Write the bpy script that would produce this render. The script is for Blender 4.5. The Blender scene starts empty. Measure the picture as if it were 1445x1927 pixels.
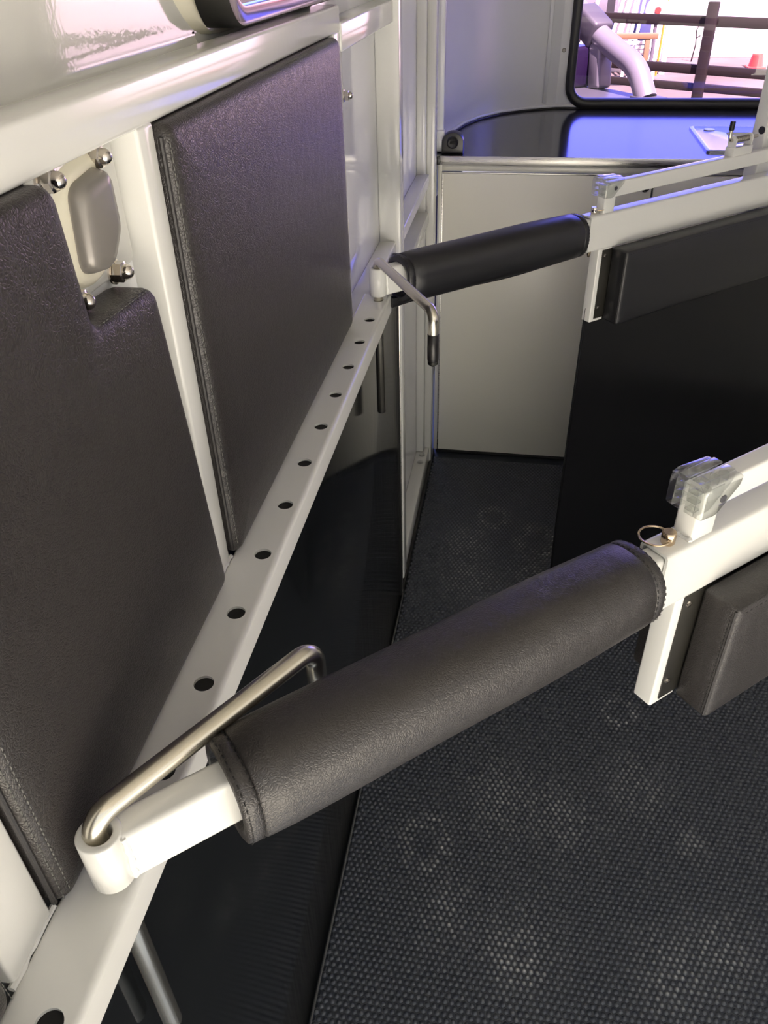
import bpy, bmesh, math, random
import numpy as np
from mathutils import Vector, Matrix

random.seed(7)
scene = bpy.context.scene
COL = scene.collection

# ------------------------------------------------------------------ camera
IMG_W, IMG_H = 1445.0, 1927.0
CX, CY = IMG_W / 2, IMG_H / 2
FPX = 1486.387
_up = -Vector((780 - CX, 3000 - CY, FPX)); _up.normalize()
_fy = Vector((1028 - CX, -130 - CY, FPX)); _fy -= _up * _fy.dot(_up); _fy.normalize()
_fx = _fy.cross(_up)
# rows of the rotation from camera axes (right, down, forward) to the trailer's axes (x across, y along the wall, z up)
ROT = Matrix((_fx, _fy, _up))
CAM_POS = Vector((0, 0, 1.6))
cam_data = bpy.data.cameras.new('camera')
cam_data.sensor_fit = 'HORIZONTAL'
cam_data.sensor_width = 36.0
cam_data.lens = 36.0 * FPX / IMG_W
cam_data.clip_start = 0.02
cam = bpy.data.objects.new('camera', cam_data)
COL.objects.link(cam)
mat3 = Matrix((ROT.col[0], -ROT.col[1], -ROT.col[2])).transposed()
cam.matrix_world = Matrix.Translation(CAM_POS) @ mat3.to_4x4()
scene.camera = cam

# ------------------------------------------------------------------ exposure
vs = scene.view_settings
vs.view_transform = 'Standard'
vs.look = 'None'
vs.gamma = 1.0
vs.use_curve_mapping = False
vs.exposure = 0.68
scene.cycles.max_bounces = 10
scene.cycles.diffuse_bounces = 6
scene.cycles.glossy_bounces = 5
scene.cycles.transparent_max_bounces = 12
scene.cycles.sample_clamp_indirect = 6.0
scene.cycles.use_denoising = True

# ------------------------------------------------------------------ sky
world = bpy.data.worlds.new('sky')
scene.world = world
world.use_nodes = True
wn = world.node_tree.nodes
wl = world.node_tree.links
wn.clear()
w_out = wn.new('ShaderNodeOutputWorld')
w_bg = wn.new('ShaderNodeBackground')
w_tc = wn.new('ShaderNodeTexCoord')
w_sep = wn.new('ShaderNodeSeparateXYZ')
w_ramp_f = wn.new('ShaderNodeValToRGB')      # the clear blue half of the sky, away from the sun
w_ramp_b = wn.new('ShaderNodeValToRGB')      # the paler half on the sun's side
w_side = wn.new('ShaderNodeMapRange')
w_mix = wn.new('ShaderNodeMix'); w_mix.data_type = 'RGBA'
def ramp(node, stops):
    el = node.color_ramp.elements
    while len(el) > 1:
        el.remove(el[-1])
    el[0].position = stops[0][0]; el[0].color = (*stops[0][1], 1)
    for p, c in stops[1:]:
        e = el.new(p); e.color = (*c, 1)
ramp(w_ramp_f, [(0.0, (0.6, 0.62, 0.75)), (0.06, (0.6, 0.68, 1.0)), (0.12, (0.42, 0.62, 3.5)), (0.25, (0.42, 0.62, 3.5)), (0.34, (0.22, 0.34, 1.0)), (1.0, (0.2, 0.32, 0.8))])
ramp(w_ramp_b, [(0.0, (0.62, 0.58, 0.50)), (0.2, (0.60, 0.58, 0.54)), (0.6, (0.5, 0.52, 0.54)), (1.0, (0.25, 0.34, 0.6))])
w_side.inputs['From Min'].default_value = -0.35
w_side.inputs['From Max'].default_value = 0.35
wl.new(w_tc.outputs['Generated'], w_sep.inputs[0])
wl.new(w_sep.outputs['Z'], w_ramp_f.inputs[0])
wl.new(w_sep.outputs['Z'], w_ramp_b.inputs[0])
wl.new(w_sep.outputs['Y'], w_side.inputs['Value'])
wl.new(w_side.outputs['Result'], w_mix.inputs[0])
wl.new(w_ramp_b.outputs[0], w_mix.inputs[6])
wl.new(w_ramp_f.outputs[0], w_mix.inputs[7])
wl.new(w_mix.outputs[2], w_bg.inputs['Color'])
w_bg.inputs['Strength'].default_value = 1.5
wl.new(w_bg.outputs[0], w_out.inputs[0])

# ------------------------------------------------------------------ sun
sun_data = bpy.data.lights.new('sun', 'SUN')
sun_data.energy = 26.0
sun_data.color = (1.0, 0.955, 0.875)
sun_data.angle = math.radians(0.6)
sun = bpy.data.objects.new('sun', sun_data)
COL.objects.link(sun)
sun.rotation_euler = Vector((-0.25, 0.54, -1.0)).to_track_quat('-Z', 'Y').to_euler()

# ------------------------------------------------------------------ materials
def new_mat(name, base=(0.8, 0.8, 0.8), rough=0.5, metal=0.0, spec=0.5, **kw):
    m = bpy.data.materials.new(name)
    m.use_nodes = True
    b = m.node_tree.nodes['Principled BSDF']
    b.inputs['Base Color'].default_value = (*base, 1)
    b.inputs['Roughness'].default_value = rough
    b.inputs['Metallic'].default_value = metal
    b.inputs['Specular IOR Level'].default_value = spec
    for k, v in kw.items():
        b.inputs[k].default_value = v
    return m

def nodes_of(m):
    return m.node_tree.nodes, m.node_tree.links, m.node_tree.nodes['Principled BSDF']

def coords(m, scale=(1, 1, 1), space='Object'):
    n, l, b = nodes_of(m)
    tc = n.new('ShaderNodeTexCoord'); mp = n.new('ShaderNodeMapping')
    mp.inputs['Scale'].default_value = scale
    l.new(tc.outputs[space], mp.inputs['Vector'])
    return mp.outputs[0]

def add_noise_bump(m, scale, strength, dist=0.001, stretch=(1, 1, 1), detail=2.0):
    n, l, b = nodes_of(m)
    v = coords(m, stretch)
    t = n.new('ShaderNodeTexNoise'); t.inputs['Scale'].default_value = scale; t.inputs['Detail'].default_value = detail
    l.new(v, t.inputs['Vector'])
    bp = n.new('ShaderNodeBump'); bp.inputs['Strength'].default_value = strength; bp.inputs['Distance'].default_value = dist
    l.new(t.outputs['Fac'], bp.inputs['Height'])
    l.new(bp.outputs[0], b.inputs['Normal'])
    return t

def vary(m, target, scale, lo, hi, stretch=(1, 1, 1), p0=0.35, p1=0.65, detail=3.0):
    """noise drives an input between lo and hi (numbers or colours)"""
    n, l, b = nodes_of(m)
    v = coords(m, stretch)
    t = n.new('ShaderNodeTexNoise'); t.inputs['Scale'].default_value = scale; t.inputs['Detail'].default_value = detail
    l.new(v, t.inputs['Vector'])
    r = n.new('ShaderNodeValToRGB')
    c0 = (lo, lo, lo) if not hasattr(lo, '__len__') else lo
    c1 = (hi, hi, hi) if not hasattr(hi, '__len__') else hi
    ramp(r, [(p0, c0), (p1, c1)])
    l.new(t.outputs['Fac'], r.inputs[0])
    l.new(r.outputs[0], b.inputs[target])

MAT = {}
MAT['paint'] = new_mat('white_powder_coat', (0.72, 0.72, 0.69), 0.12)
add_noise_bump(MAT['paint'], 70, 0.04, 0.0012)
MAT['gel'] = new_mat('white_gelcoat', (0.64, 0.64, 0.60), 0.055, spec=1.0)
add_noise_bump(MAT['gel'], 160, 0.05, 0.001)
MAT['shell'] = new_mat('white_fibreglass', (0.76, 0.77, 0.77), 0.22)
add_noise_bump(MAT['shell'], 20, 0.08, 0.003)
MAT['bead'] = new_mat('grey_sealant_bead', (0.09, 0.09, 0.09), 0.5)
MAT['lining'] = new_mat('grey_ceiling_lining', (0.40, 0.39, 0.37), 0.7)
MAT['panel'] = new_mat('white_wall_sheet', (0.76, 0.77, 0.78), 0.05)

def leather(name, base, rough, cell=520.0, strength=0.35):
    m = new_mat(name, base, rough, spec=0.6)
    n, l, b = nodes_of(m)
    v = coords(m)
    nz = n.new('ShaderNodeTexNoise'); nz.inputs['Scale'].default_value = 60; nz.inputs['Detail'].default_value = 3
    l.new(v, nz.inputs['Vector'])
    add = n.new('ShaderNodeMix'); add.data_type = 'VECTOR'; add.inputs[0].default_value = 0.012
    l.new(v, add.inputs[4]); l.new(nz.outputs['Color'], add.inputs[5])
    vo = n.new('ShaderNodeTexVoronoi'); vo.feature = 'DISTANCE_TO_EDGE'; vo.inputs['Scale'].default_value = cell
    l.new(add.outputs[1], vo.inputs['Vector'])
    r = n.new('ShaderNodeValToRGB'); ramp(r, [(0.0, (0, 0, 0)), (0.22, (1, 1, 1))])
    l.new(vo.outputs['Distance'], r.inputs[0])
    mx = n.new('ShaderNodeMath'); mx.operation = 'MULTIPLY_ADD'; mx.inputs[1].default_value = 0.5
    l.new(r.outputs[0], mx.inputs[0]); l.new(nz.outputs['Fac'], mx.inputs[2])
    bp = n.new('ShaderNodeBump'); bp.inputs['Strength'].default_value = strength; bp.inputs['Distance'].default_value = 0.0006
    l.new(mx.outputs[0], bp.inputs['Height']); l.new(bp.outputs[0], b.inputs['Normal'])
    return m
MAT['leather'] = leather('black_grained_vinyl', (0.030, 0.0265, 0.0255), 0.36, 380, 0.6)
MAT['leather_edge'] = leather('black_vinyl_binding', (0.020, 0.018, 0.018), 0.5, 600, 0.25)
MAT['leather_smooth'] = leather('black_smooth_vinyl', (0.012, 0.012, 0.014), 0.36, 700, 0.12)
MAT['thread'] = new_mat('black_thread', (0.006, 0.006, 0.006), 0.8)
MAT['thread_grey'] = new_mat('grey_thread', (0.12, 0.12, 0.11), 0.7)

MAT['kick'] = new_mat('black_polymer_sheet', (0.007, 0.008, 0.009), 0.16, spec=0.5)
vary(MAT['kick'], 'Roughness', 12, 0.08, 0.13, (1, 9, 0.35))
MAT['sheet'] = new_mat('black_divider_sheet', (0.006, 0.006, 0.007), 0.2, spec=0.4)
vary(MAT['sheet'], 'Roughness', 5, 0.17, 0.23, (1, 1, 0.5))
MAT['rubber'] = new_mat('black_rubber', (0.012, 0.012, 0.012), 0.5)
MAT['gasket'] = new_mat('black_window_rubber', (0.018, 0.018, 0.017), 0.35)
MAT['zinc'] = new_mat('zinc_plated_steel', (0.68, 0.64, 0.54), 0.25, 1.0)
MAT['zinc_dull'] = new_mat('dull_zinc_steel', (0.46, 0.43, 0.38), 0.42, 1.0)
MAT['chrome'] = new_mat('polished_steel', (0.68, 0.63, 0.57), 0.12, 1.0)
MAT['brass'] = new_mat('warm_nickel', (0.66, 0.52, 0.36), 0.22, 1.0)
MAT['alu'] = new_mat('brushed_aluminium', (0.72, 0.70, 0.66), 0.3, 1.0)
vary(MAT['alu'], 'Roughness', 8, 0.24, 0.38, (1, 40, 40))
MAT['stainless'] = new_mat('stainless_steel', (0.62, 0.62, 0.64), 0.22, 1.0)
MAT['cab'] = new_mat('cabinet_laminate', (0.87, 0.855, 0.76), 0.3, 0.0)
MAT['cab_frame'] = new_mat('cabinet_trim', (0.70, 0.69, 0.62), 0.28, 0.15)
MAT['counter'] = new_mat('black_worktop', (0.022, 0.022, 0.024), 0.13, spec=0.6)
add_noise_bump(MAT['counter'], 5, 0.05, 0.004)
MAT['cover'] = new_mat('grey_plastic_cover', (0.25, 0.235, 0.215), 0.26, 0.25)
MAT['hard_black'] = new_mat('black_plastic', (0.02, 0.02, 0.02), 0.3)
MAT['grip'] = new_mat('black_dipped_rubber', (0.010, 0.009, 0.009), 0.3)
MAT['plate'] = new_mat('dark_backing_plate', (0.035, 0.033, 0.028), 0.3, 0.4)
MAT['sealant'] = new_mat('cream_sealant', (0.72, 0.69, 0.56), 0.45)



def tinted_glass(name, tint):
    m = bpy.data.materials.new(name); m.use_nodes = True
    n = m.node_tree.nodes; l = m.node_tree.links
    n.clear()
    o = n.new('ShaderNodeOutputMaterial'); t = n.new('ShaderNodeBsdfTransparent'); g = n.new('ShaderNodeBsdfGlossy')
    lw = n.new('ShaderNodeLayerWeight'); pw = n.new('ShaderNodeMath'); pw.operation = 'POWER'; pw.inputs[1].default_value = 3.5
    f = n.new('ShaderNodeMath'); f.operation = 'MULTIPLY_ADD'; f.inputs[1].default_value = 0.8; f.inputs[2].default_value = 0.05
    l.new(lw.outputs['Facing'], pw.inputs[0]); l.new(pw.outputs[0], f.inputs[0])
    mx = n.new('ShaderNodeMixShader')
    t.inputs['Color'].default_value = (*tint, 1)
    g.inputs['Roughness'].default_value = 0.02
    l.new(f.outputs[0], mx.inputs[0]); l.new(t.outputs[0], mx.inputs[1]); l.new(g.outputs[0], mx.inputs[2])
    l.new(mx.outputs[0], o.inputs[0])
    return m
MAT['clear'] = tinted_glass('clear_plastic', (0.975, 0.985, 0.97))
MAT['clear'].node_tree.nodes['Glossy BSDF'].inputs['Roughness'].default_value = 0.12
MAT['clear'].node_tree.nodes['Math.001'].inputs[1].default_value = 0.95
MAT['clear'].node_tree.nodes['Math.001'].inputs[2].default_value = 0.10
MAT['clear'].node_tree.nodes['Math'].inputs[1].default_value = 2.2
MAT['tint'] = tinted_glass('lilac_tinted_acrylic', (0.86, 0.62, 0.86))
MAT['tint_dark'] = tinted_glass('dark_tinted_acrylic', (0.45, 0.42, 0.62))
MAT['frame_pink'] = new_mat('silver_window_frame', (0.52, 0.42, 0.50), 0.12, 0.7)

# floor rubber: black, dusty where it is worn pale
m = new_mat('black_bubble_rubber', (0.02, 0.021, 0.023), 0.34, spec=0.45)
n, l, b = nodes_of(m)
m2 = n.new('ShaderNodeAttribute'); m2.attribute_name = 'dust'
mc = n.new('ShaderNodeMix'); mc.data_type = 'RGBA'
mc.inputs[6].default_value = (0.052, 0.059, 0.072, 1); mc.inputs[7].default_value = (0.50, 0.50, 0.48, 1)
l.new(m2.outputs['Fac'], mc.inputs[0]); l.new(mc.outputs[2], b.inputs['Base Color'])
MAT['mat'] = m

# outside
MAT['ground'] = new_mat('brown_gravel', (0.09, 0.07, 0.062), 0.9)
vary(MAT['ground'], 'Base Color', 0.8, (0.066, 0.05, 0.044), (0.108, 0.085, 0.075))
MAT['concrete'] = new_mat('pale_concrete', (0.56, 0.52, 0.44), 0.85)
MAT['wood'] = new_mat('dark_stained_timber', (0.012, 0.008, 0.007), 0.7, spec=0.2)
MAT['render'] = new_mat('white_render', (0.82, 0.80, 0.78), 0.8)
MAT['ute_tube'] = new_mat('silver_sports_bar', (0.16, 0.155, 0.17), 0.3, 0.3)
MAT['ute_cast'] = new_mat('grey_cast_joint', (0.05, 0.048, 0.055), 0.5, 0.2)
MAT['ute_cover'] = new_mat('grey_tray_cover', (0.045, 0.045, 0.055), 0.45)
MAT['ute_body'] = new_mat('dark_blue_body', (0.010, 0.005, 0.02), 0.25)
MAT['white_metal'] = new_mat('white_painted_metal', (0.78, 0.77, 0.76), 0.4)
MAT['grey_metal'] = new_mat('grey_machine_paint', (0.11, 0.10, 0.12), 0.5)
MAT['yellow'] = new_mat('yellow_paint', (0.35, 0.2, 0.02), 0.5)
MAT['orange'] = new_mat('orange_plastic', (0.55, 0.035, 0.03), 0.45)
MAT['red'] = new_mat('red_plastic', (0.75, 0.06, 0.08), 0.4)
MAT['dark'] = new_mat('dark_steel', (0.05, 0.05, 0.06), 0.6)  # one even dark grey for the guard screws and the machine's base
MAT['tan'] = new_mat('tan_timber', (0.16, 0.09, 0.04), 0.6)

# ------------------------------------------------------------------ mesh helpers
def obj(name, bm, mat, parent=None, smooth=True, angle=35):
    me = bpy.data.meshes.new(name)
    bmesh.ops.recalc_face_normals(bm, faces=bm.faces[:])
    bm.to_mesh(me); bm.free()
    return obj_from_mesh(name, me, mat, parent, smooth, angle)

def obj_from_mesh(name, me, mat, parent=None, smooth=True, angle=35):
    o = bpy.data.objects.new(name, me)
    COL.objects.link(o)
    me.materials.append(MAT[mat])
    if smooth:
        for p in me.polygons:
            p.use_smooth = True
        me.set_sharp_from_angle(angle=math.radians(angle))
    if parent is not None:
        o.parent = parent
    return o

def thing(name, label, cat, loc=(0, 0, 0), rotz=0.0, group=None):
    o = bpy.data.objects.new(name, None)
    COL.objects.link(o)
    o.empty_display_size = 0.05
    o.location = loc; o.rotation_euler = (0, 0, rotz)
    o['label'] = label; o['category'] = cat
    if group: o['group'] = group
    return o

def tag(o, label, cat, group=None):
    o['label'] = label; o['category'] = cat
    if group: o['group'] = group
    return o

def struct(o):
    o['kind'] = 'structure'
    return o

def box(bm, lo, hi, bev=0.0, seg=2, M=None):
    x0, y0, z0 = lo; x1, y1, z1 = hi
    vs_ = [bm.verts.new(p) for p in [(x0, y0, z0), (x1, y0, z0), (x1, y1, z0), (x0, y1, z0), (x0, y0, z1), (x1, y0, z1), (x1, y1, z1), (x0, y1, z1)]]
    fs = [bm.faces.new([vs_[i] for i in f]) for f in [(0, 3, 2, 1), (4, 5, 6, 7), (0, 1, 5, 4), (1, 2, 6, 5), (2, 3, 7, 6), (3, 0, 4, 7)]]
    allv = vs_
    if bev > 0:
        es = list({e for f in fs for e in f.edges})
        r = bmesh.ops.bevel(bm, geom=es, offset=bev, segments=seg, affect='EDGES', profile=0.5)
        allv = list({v for f in r['faces'] for v in f.verts})
        for f in r['faces']:
            for v in f.verts:
                for g in v.link_faces:
                    allv.extend(g.verts)
        allv = list(set(allv))
    if M is not None:
        bmesh.ops.transform(bm, matrix=M, verts=allv)
    return bm

def fillet(pts, rad, n=7):
    pts = [Vector(p) for p in pts]
    out = [pts[0]]
    for i in range(1, len(pts) - 1):
        a, p, c = pts[i - 1], pts[i], pts[i + 1]
        u = (a - p).normalized(); v = (c - p).normalized()
        ang = u.angle(v)
        t = min(rad / math.tan(ang / 2), (a - p).length * 0.49, (c - p).length * 0.49)
        r = t * math.tan(ang / 2)
        p0 = p + u * t; p1 = p + v * t
        cen = p + (u + v).normalized() * (r / math.sin(ang / 2))
        w0 = p0 - cen; w1 = p1 - cen
        for k in range(n + 1):
            out.append(cen + w0.normalized().slerp(w1.normalized(), k / n) * r)
    out.append(pts[-1])
    return out

def tube(bm, pts, r, n=16, cap=True, cap_round=0.0):
    pts = [Vector(p) for p in pts]
    rs = r if hasattr(r, '__len__') else [r] * len(pts)
    if cap_round > 0:
        p0, p1 = pts[0], pts[-1]
        d0 = (pts[1] - p0).normalized(); d1 = (pts[-2] - p1).normalized()
        pts = [p0, p0 + d0 * cap_round] + pts[1:-1] + [p1 + d1 * cap_round, p1]
        rs = [rs[0] - cap_round, rs[0]] + list(rs[1:-1]) + [rs[-1], rs[-1] - cap_round]
    t0 = (pts[1] - pts[0]).normalized()
    ref = Vector((0, 0, 1)) if abs(t0.z) < 0.9 else Vector((1, 0, 0))
    u = t0.cross(ref).normalized()
    rings = []
    for i, p in enumerate(pts):
        if i == 0: t = pts[1] - pts[0]
        elif i == len(pts) - 1: t = pts[-1] - pts[-2]
        else: t = (pts[i + 1] - p).normalized() + (p - pts[i - 1]).normalized()
        t.normalize()
        u = (u - t * u.dot(t)).normalized()
        w = t.cross(u)
        rings.append([p + (u * math.cos(2 * math.pi * k / n) + w * math.sin(2 * math.pi * k / n)) * rs[i] for k in range(n)])
    loft(bm, rings, cap, cap)
    return bm

def loft(bm, rings, cap0=True, cap1=True, closed=True):
    vr = [[bm.verts.new(p) for p in ring] for ring in rings]
    n = len(vr[0])
    for a, b_ in zip(vr, vr[1:]):
        for k in range(n if closed else n - 1):
            bm.faces.new((a[k], a[(k + 1) % n], b_[(k + 1) % n], b_[k]))
    if cap0: bm.faces.new(vr[0][::-1])
    if cap1: bm.faces.new(vr[-1])
    return vr

def cyl(bm, c, axis, r, h, n=20, r2=None, bev=0.0):
    c = Vector(c); a = Vector(axis).normalized()
    r2 = r if r2 is None else r2
    if bev > 0:
        tube(bm, [c, c + a * bev, c + a * (h - bev), c + a * h], [r - bev, r, r2, r2 - bev], n)
    else:
        tube(bm, [c, c + a * h], [r, r2], n)
    return bm

def round_rect(x0, x1, y0, y1, r, n=6):
    pts = []
    for cx, cy, a0 in ((x1 - r, y1 - r, 0), (x0 + r, y1 - r, 90), (x0 + r, y0 + r, 180), (x1 - r, y0 + r, 270)):
        for k in range(n + 1):
            a = math.radians(a0 + 90 * k / n)
            pts.append((cx + r * math.cos(a), cy + r * math.sin(a)))
    return pts

def round_poly(pts, rads, n=5):
    """2-D polygon with filleted corners"""
    out = []
    m_ = len(pts)
    for i in range(m_):
        a = Vector(pts[i - 1]); p = Vector(pts[i]); c = Vector(pts[(i + 1) % m_])
        r = rads[i] if hasattr(rads, '__len__') else rads
        u = (a - p).normalized(); v = (c - p).normalized()
        for k in range(n + 1):
            t = k / n
            p0 = p + u * r; p1 = p + v * r
            q = p0 * (1 - t) ** 2 + p * 2 * t * (1 - t) + p1 * t * t
            out.append((q.x, q.y))
    return out

def inset(pts, d):
    """inset of a counter-clockwise polygon"""
    out = []
    m_ = len(pts)
    for i in range(m_):
        a = Vector(pts[i - 1]); p = Vector(pts[i]); c = Vector(pts[(i + 1) % m_])
        e0 = (p - a); e1 = (c - p)
        if e0.length < 1e-9: e0 = e1
        if e1.length < 1e-9: e1 = e0
        e0 = e0.normalized(); e1 = e1.normalized()
        n0 = Vector((-e0.y, e0.x)); n1 = Vector((-e1.y, e1.x))
        nn = (n0 + n1)
        nn = nn / max(nn.dot(nn) / 2, 0.35)
        out.append((p.x + nn.x * d, p.y + nn.y * d))
    return out

def ccw(pts):
    s = sum(pts[i - 1][0] * pts[i][1] - pts[i][0] * pts[i - 1][1] for i in range(len(pts)))
    return pts if s > 0 else pts[::-1]

def cushion(bm, outline, fmap, profile):
    """outline: 2-D polygon; profile: list of (inset, height); fmap(u, v, h) -> point"""
    o = ccw(outline)
    rings = []
    for d, h in profile:
        q = inset(o, d) if d else o
        rings.append([fmap(p[0], p[1], h) for p in q])
    loft(bm, rings, True, True)
    return bm

def cushion_poly(bm, poly, rad, fmap, profile, n=6):
    """like cushion, but each ring is inset from the sharp polygon and then rounded, so that wide insets do not fold over"""
    o = ccw(poly)
    rings = []
    for d, h in profile:
        q = round_poly(inset(o, d) if d else o, max(rad - d, 0.0015), n)
        rings.append([fmap(p[0], p[1], h) for p in q])
    loft(bm, rings, True, True)
    return bm

def ring_plate(bm, outer, inner):
    """flat band between two loops of the same length"""
    a = [bm.verts.new(p) for p in outer]; b_ = [bm.verts.new(p) for p in inner]
    n = len(a)
    for k in range(n):
        bm.faces.new((a[k], a[(k + 1) % n], b_[(k + 1) % n], b_[k]))
    return a, b_

def stitches(bm, pts, step, length, w, nrm):
    """a row of short raised stitches along a polyline"""
    nrm = Vector(nrm).normalized()
    pts = [Vector(p) for p in pts]
    acc = 0.0
    for a, b_ in zip(pts, pts[1:]):
        L = (b_ - a).length
        if L < 1e-6: continue
        t = (b_ - a) / L; s = t.cross(nrm).normalized()
        x = step - acc if acc > 0 else 0.0
        while x + length < L:
            c0 = a + t * x
            vs_ = []
            for q in (c0 - s * w, c0 + s * w, c0 + t * length + s * w, c0 + t * length - s * w):
                vs_.append(bm.verts.new(q))
            tp = [bm.verts.new(c0 + t * (length * 0.3) + nrm * w), bm.verts.new(c0 + t * (length * 0.7) + nrm * w)]
            bm.faces.new((vs_[0], vs_[1], tp[0])); bm.faces.new((vs_[1], vs_[2], tp[1], tp[0]))
            bm.faces.new((vs_[2], vs_[3], tp[1])); bm.faces.new((vs_[3], vs_[0], tp[0], tp[1]))
            x += step
    return bm

def dome_nut(bm, p, ax=(1, 0, 0), s=1.0):
    """acorn nut: flange, hexagon, dome; p lies on the surface"""
    p = Vector(p); a = Vector(ax).normalized()
    q = a.to_track_quat('Z', 'Y').to_matrix().to_4x4()
    M = Matrix.Translation(p) @ q
    rings = []
    def ring(r, z, n=24, hexa=0.0):
        out = []
        for k in range(n):
            t = 2 * math.pi * k / n
            f = 1.0
            if hexa:
                m6 = (t % (math.pi / 3)) - math.pi / 6
                f = 1 + hexa * (math.cos(math.pi / 6) / math.cos(m6) - 0.93)
            out.append(M @ Vector((r * f * math.cos(t), r * f * math.sin(t), z)))
        return out
    rings.append(ring(0.0098 * s, 0.0)); rings.append(ring(0.0098 * s, 0.0016 * s))
    rings.append(ring(0.0076 * s, 0.0018 * s, hexa=1)); rings.append(ring(0.0076 * s, 0.0088 * s, hexa=1))
    rings.append(ring(0.0058 * s, 0.0095 * s))
    for k in range(0, 6):
        t = k / 6 * math.pi / 2
        rings.append(ring(0.0056 * s * math.cos(t) + 0.0001, 0.0108 * s + 0.0056 * s * math.sin(t)))
    loft(bm, rings)
    return bm

def NB():
    return bmesh.new()

# ================================================================== THE SETTING
XW = -0.322      # recessed wall sheet
XF = -0.285      # face of the steel frame
RAIL_Z = 1.058
XR = 1.77        # right wall
CEIL = 2.28
REAR = -0.42      # rear edge of the floor
ROOF_REAR = -0.92  # unseen roof overhang past the floor, added to keep sun off the visible floor

# ---- floor: a slab with a bubble-top rubber surface, every hexagonal cell modelled
def bubble_floor():
    p = 0.0125
    x0, x1, y0, y1 = -0.262, 1.22, 0.36, 2.545
    dx, dy = p, p * math.sqrt(3) / 2
    nx = int((x1 - x0) / dx); ny = int((y1 - y0) / dy)
    R = p / math.sqrt(3)
    jj, ii = np.meshgrid(np.arange(ny), np.arange(nx), indexing='ij')
    cx = (x0 + (ii + 0.5 * (jj % 2)) * dx).ravel(); cy = (y0 + jj * dy).ravel()
    rng = np.random.default_rng(3)
    hgt = 0.0036 + rng.uniform(-0.0003, 0.0006, cx.size)
    wear = [('ring', -0.105, 0.963, 0.052), ('ring', -0.019, 2.172, 0.050), ('ring', 0.336, 1.389, 0.040), ('blob', -0.074, 1.847, 0.089), ('blob', 0.110, 1.898, 0.065), ('blob', -0.050, 0.819, 0.064), ('blob', 0.111, 0.765, 0.077), ('blob', 0.049, 1.099, 0.085), ('blob', 0.192, 1.066, 0.071), ('blob', 0.462, 1.043, 0.034), ('blob', 0.384, 0.758, 0.070), ('blob', 0.490, 0.824, 0.061), ('blob', -0.097, 2.030, 0.069), ('blob', 0.363, 1.174, 0.073), ('blob', 0.086, 0.741, 0.041), ('ring', 0.124, 2.060, 0.065)]
    dust = np.zeros(cx.size)
    for kind, wx, wy, wr in wear:
        dd = np.hypot(cx - wx, (cy - wy) * 0.8) / wr
        if kind == 'ring':
            dust += 0.95 * np.exp(-((dd - 0.85) / 0.28) ** 2) * (rng.random(cx.size) > 0.25)
        else:
            dust += 0.75 * np.exp(-(dd * 1.05) ** 2)
    dust = np.clip(dust, 0, 1) * (0.15 + 0.85 * rng.random(cx.size) ** 1.6) + 0.10 * rng.random(cx.size) ** 3
    lift = 0.0012 * np.sin(cx * 5.1 + 0.7) * np.sin(cy * 4.3)
    ang = np.radians(30 + 60 * np.arange(6))
    def ringv(r, z):
        X = cx[:, None] + r * np.cos(ang); Y = cy[:, None] + r * np.sin(ang)
        return np.stack([X, Y, np.broadcast_to(z, X.shape)], -1)
    zero = np.zeros_like(cx)[:, None]
    rings = [ringv(R, zero + 0.0009), ringv(R * 0.86, zero + 0.0001), ringv(R * 0.70, zero + 0.0008), ringv(R * 0.46, hgt[:, None] * 0.80), ringv(R * 0.22, hgt[:, None] * 0.98)]
    top = np.stack([cx, cy, hgt], -1)[:, None, :]
    V = np.concatenate(rings + [top], 1)          # cells x 31 x 3
    n = V.shape[1]
    V[..., 2] += 0.0006
    quads = []; tris = []
    for a in range(4):
        for k in range(6):
            quads.append((a * 6 + k, a * 6 + (k + 1) % 6, (a + 1) * 6 + (k + 1) % 6, (a + 1) * 6 + k))
    for k in range(6):
        tris.append((24 + k, 24 + (k + 1) % 6, 30))
    base = (np.arange(cx.size) * n)[:, None, None]
    Q = (base + np.array(quads)[None]).reshape(-1, 4); T = (base + np.array(tris)[None]).reshape(-1, 3)
    # weld the shared cell corners so that the surface is one skin
    pts = V.reshape(-1, 3)
    key = np.round(pts[:, :2] / 1e-4).astype(np.int64)
    corner = (np.arange(pts.shape[0]) % n) < 6
    remap = np.arange(pts.shape[0])
    wgt = np.array([0.02] * 6 + [0.05] * 6 + [0.10] * 6 + [0.45] * 6 + [1.0] * 7)
    dv = (dust[:, None] * wgt[None, :]).ravel()
    kk = key[corner, 0] * 1000003 + key[corner, 1]
    uniq, first, inv = np.unique(kk, return_index=True, return_inverse=True)
    ci = np.nonzero(corner)[0]
    remap[ci] = ci[first][inv]
    used = np.unique(remap); newi = np.full(pts.shape[0], -1); newi[used] = np.arange(used.size)
    dv = np.concatenate([dv[used], np.zeros(8)]); pts = pts[used]; Q = newi[remap[Q]]; T = newi[remap[T]]
    # the plain slab around and under it
    s = len(pts)
    X0, X1, Y0, Y1 = -0.345, XR + 0.02, REAR, 3.5
    slab = np.array([(x, y, z) for z in (-0.06, 0.0) for x, y in ((X0, Y0), (X1, Y0), (X1, Y1), (X0, Y1))])
    pts = np.concatenate([pts, slab])
    SQ = np.array([(0, 3, 2, 1), (4, 5, 6, 7), (0, 1, 5, 4), (1, 2, 6, 5), (2, 3, 7, 6), (3, 0, 4, 7)]) + s
    Q = np.concatenate([Q, SQ])
    me = bpy.data.meshes.new('floor')
    nl = Q.size + T.size
    me.vertices.add(len(pts)); me.vertices.foreach_set('co', pts.astype(np.float32).ravel())
    me.loops.add(nl); me.loops.foreach_set('vertex_index', np.concatenate([Q.ravel(), T.ravel()]).astype(np.int32))
    np_ = len(Q) + len(T)
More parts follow.
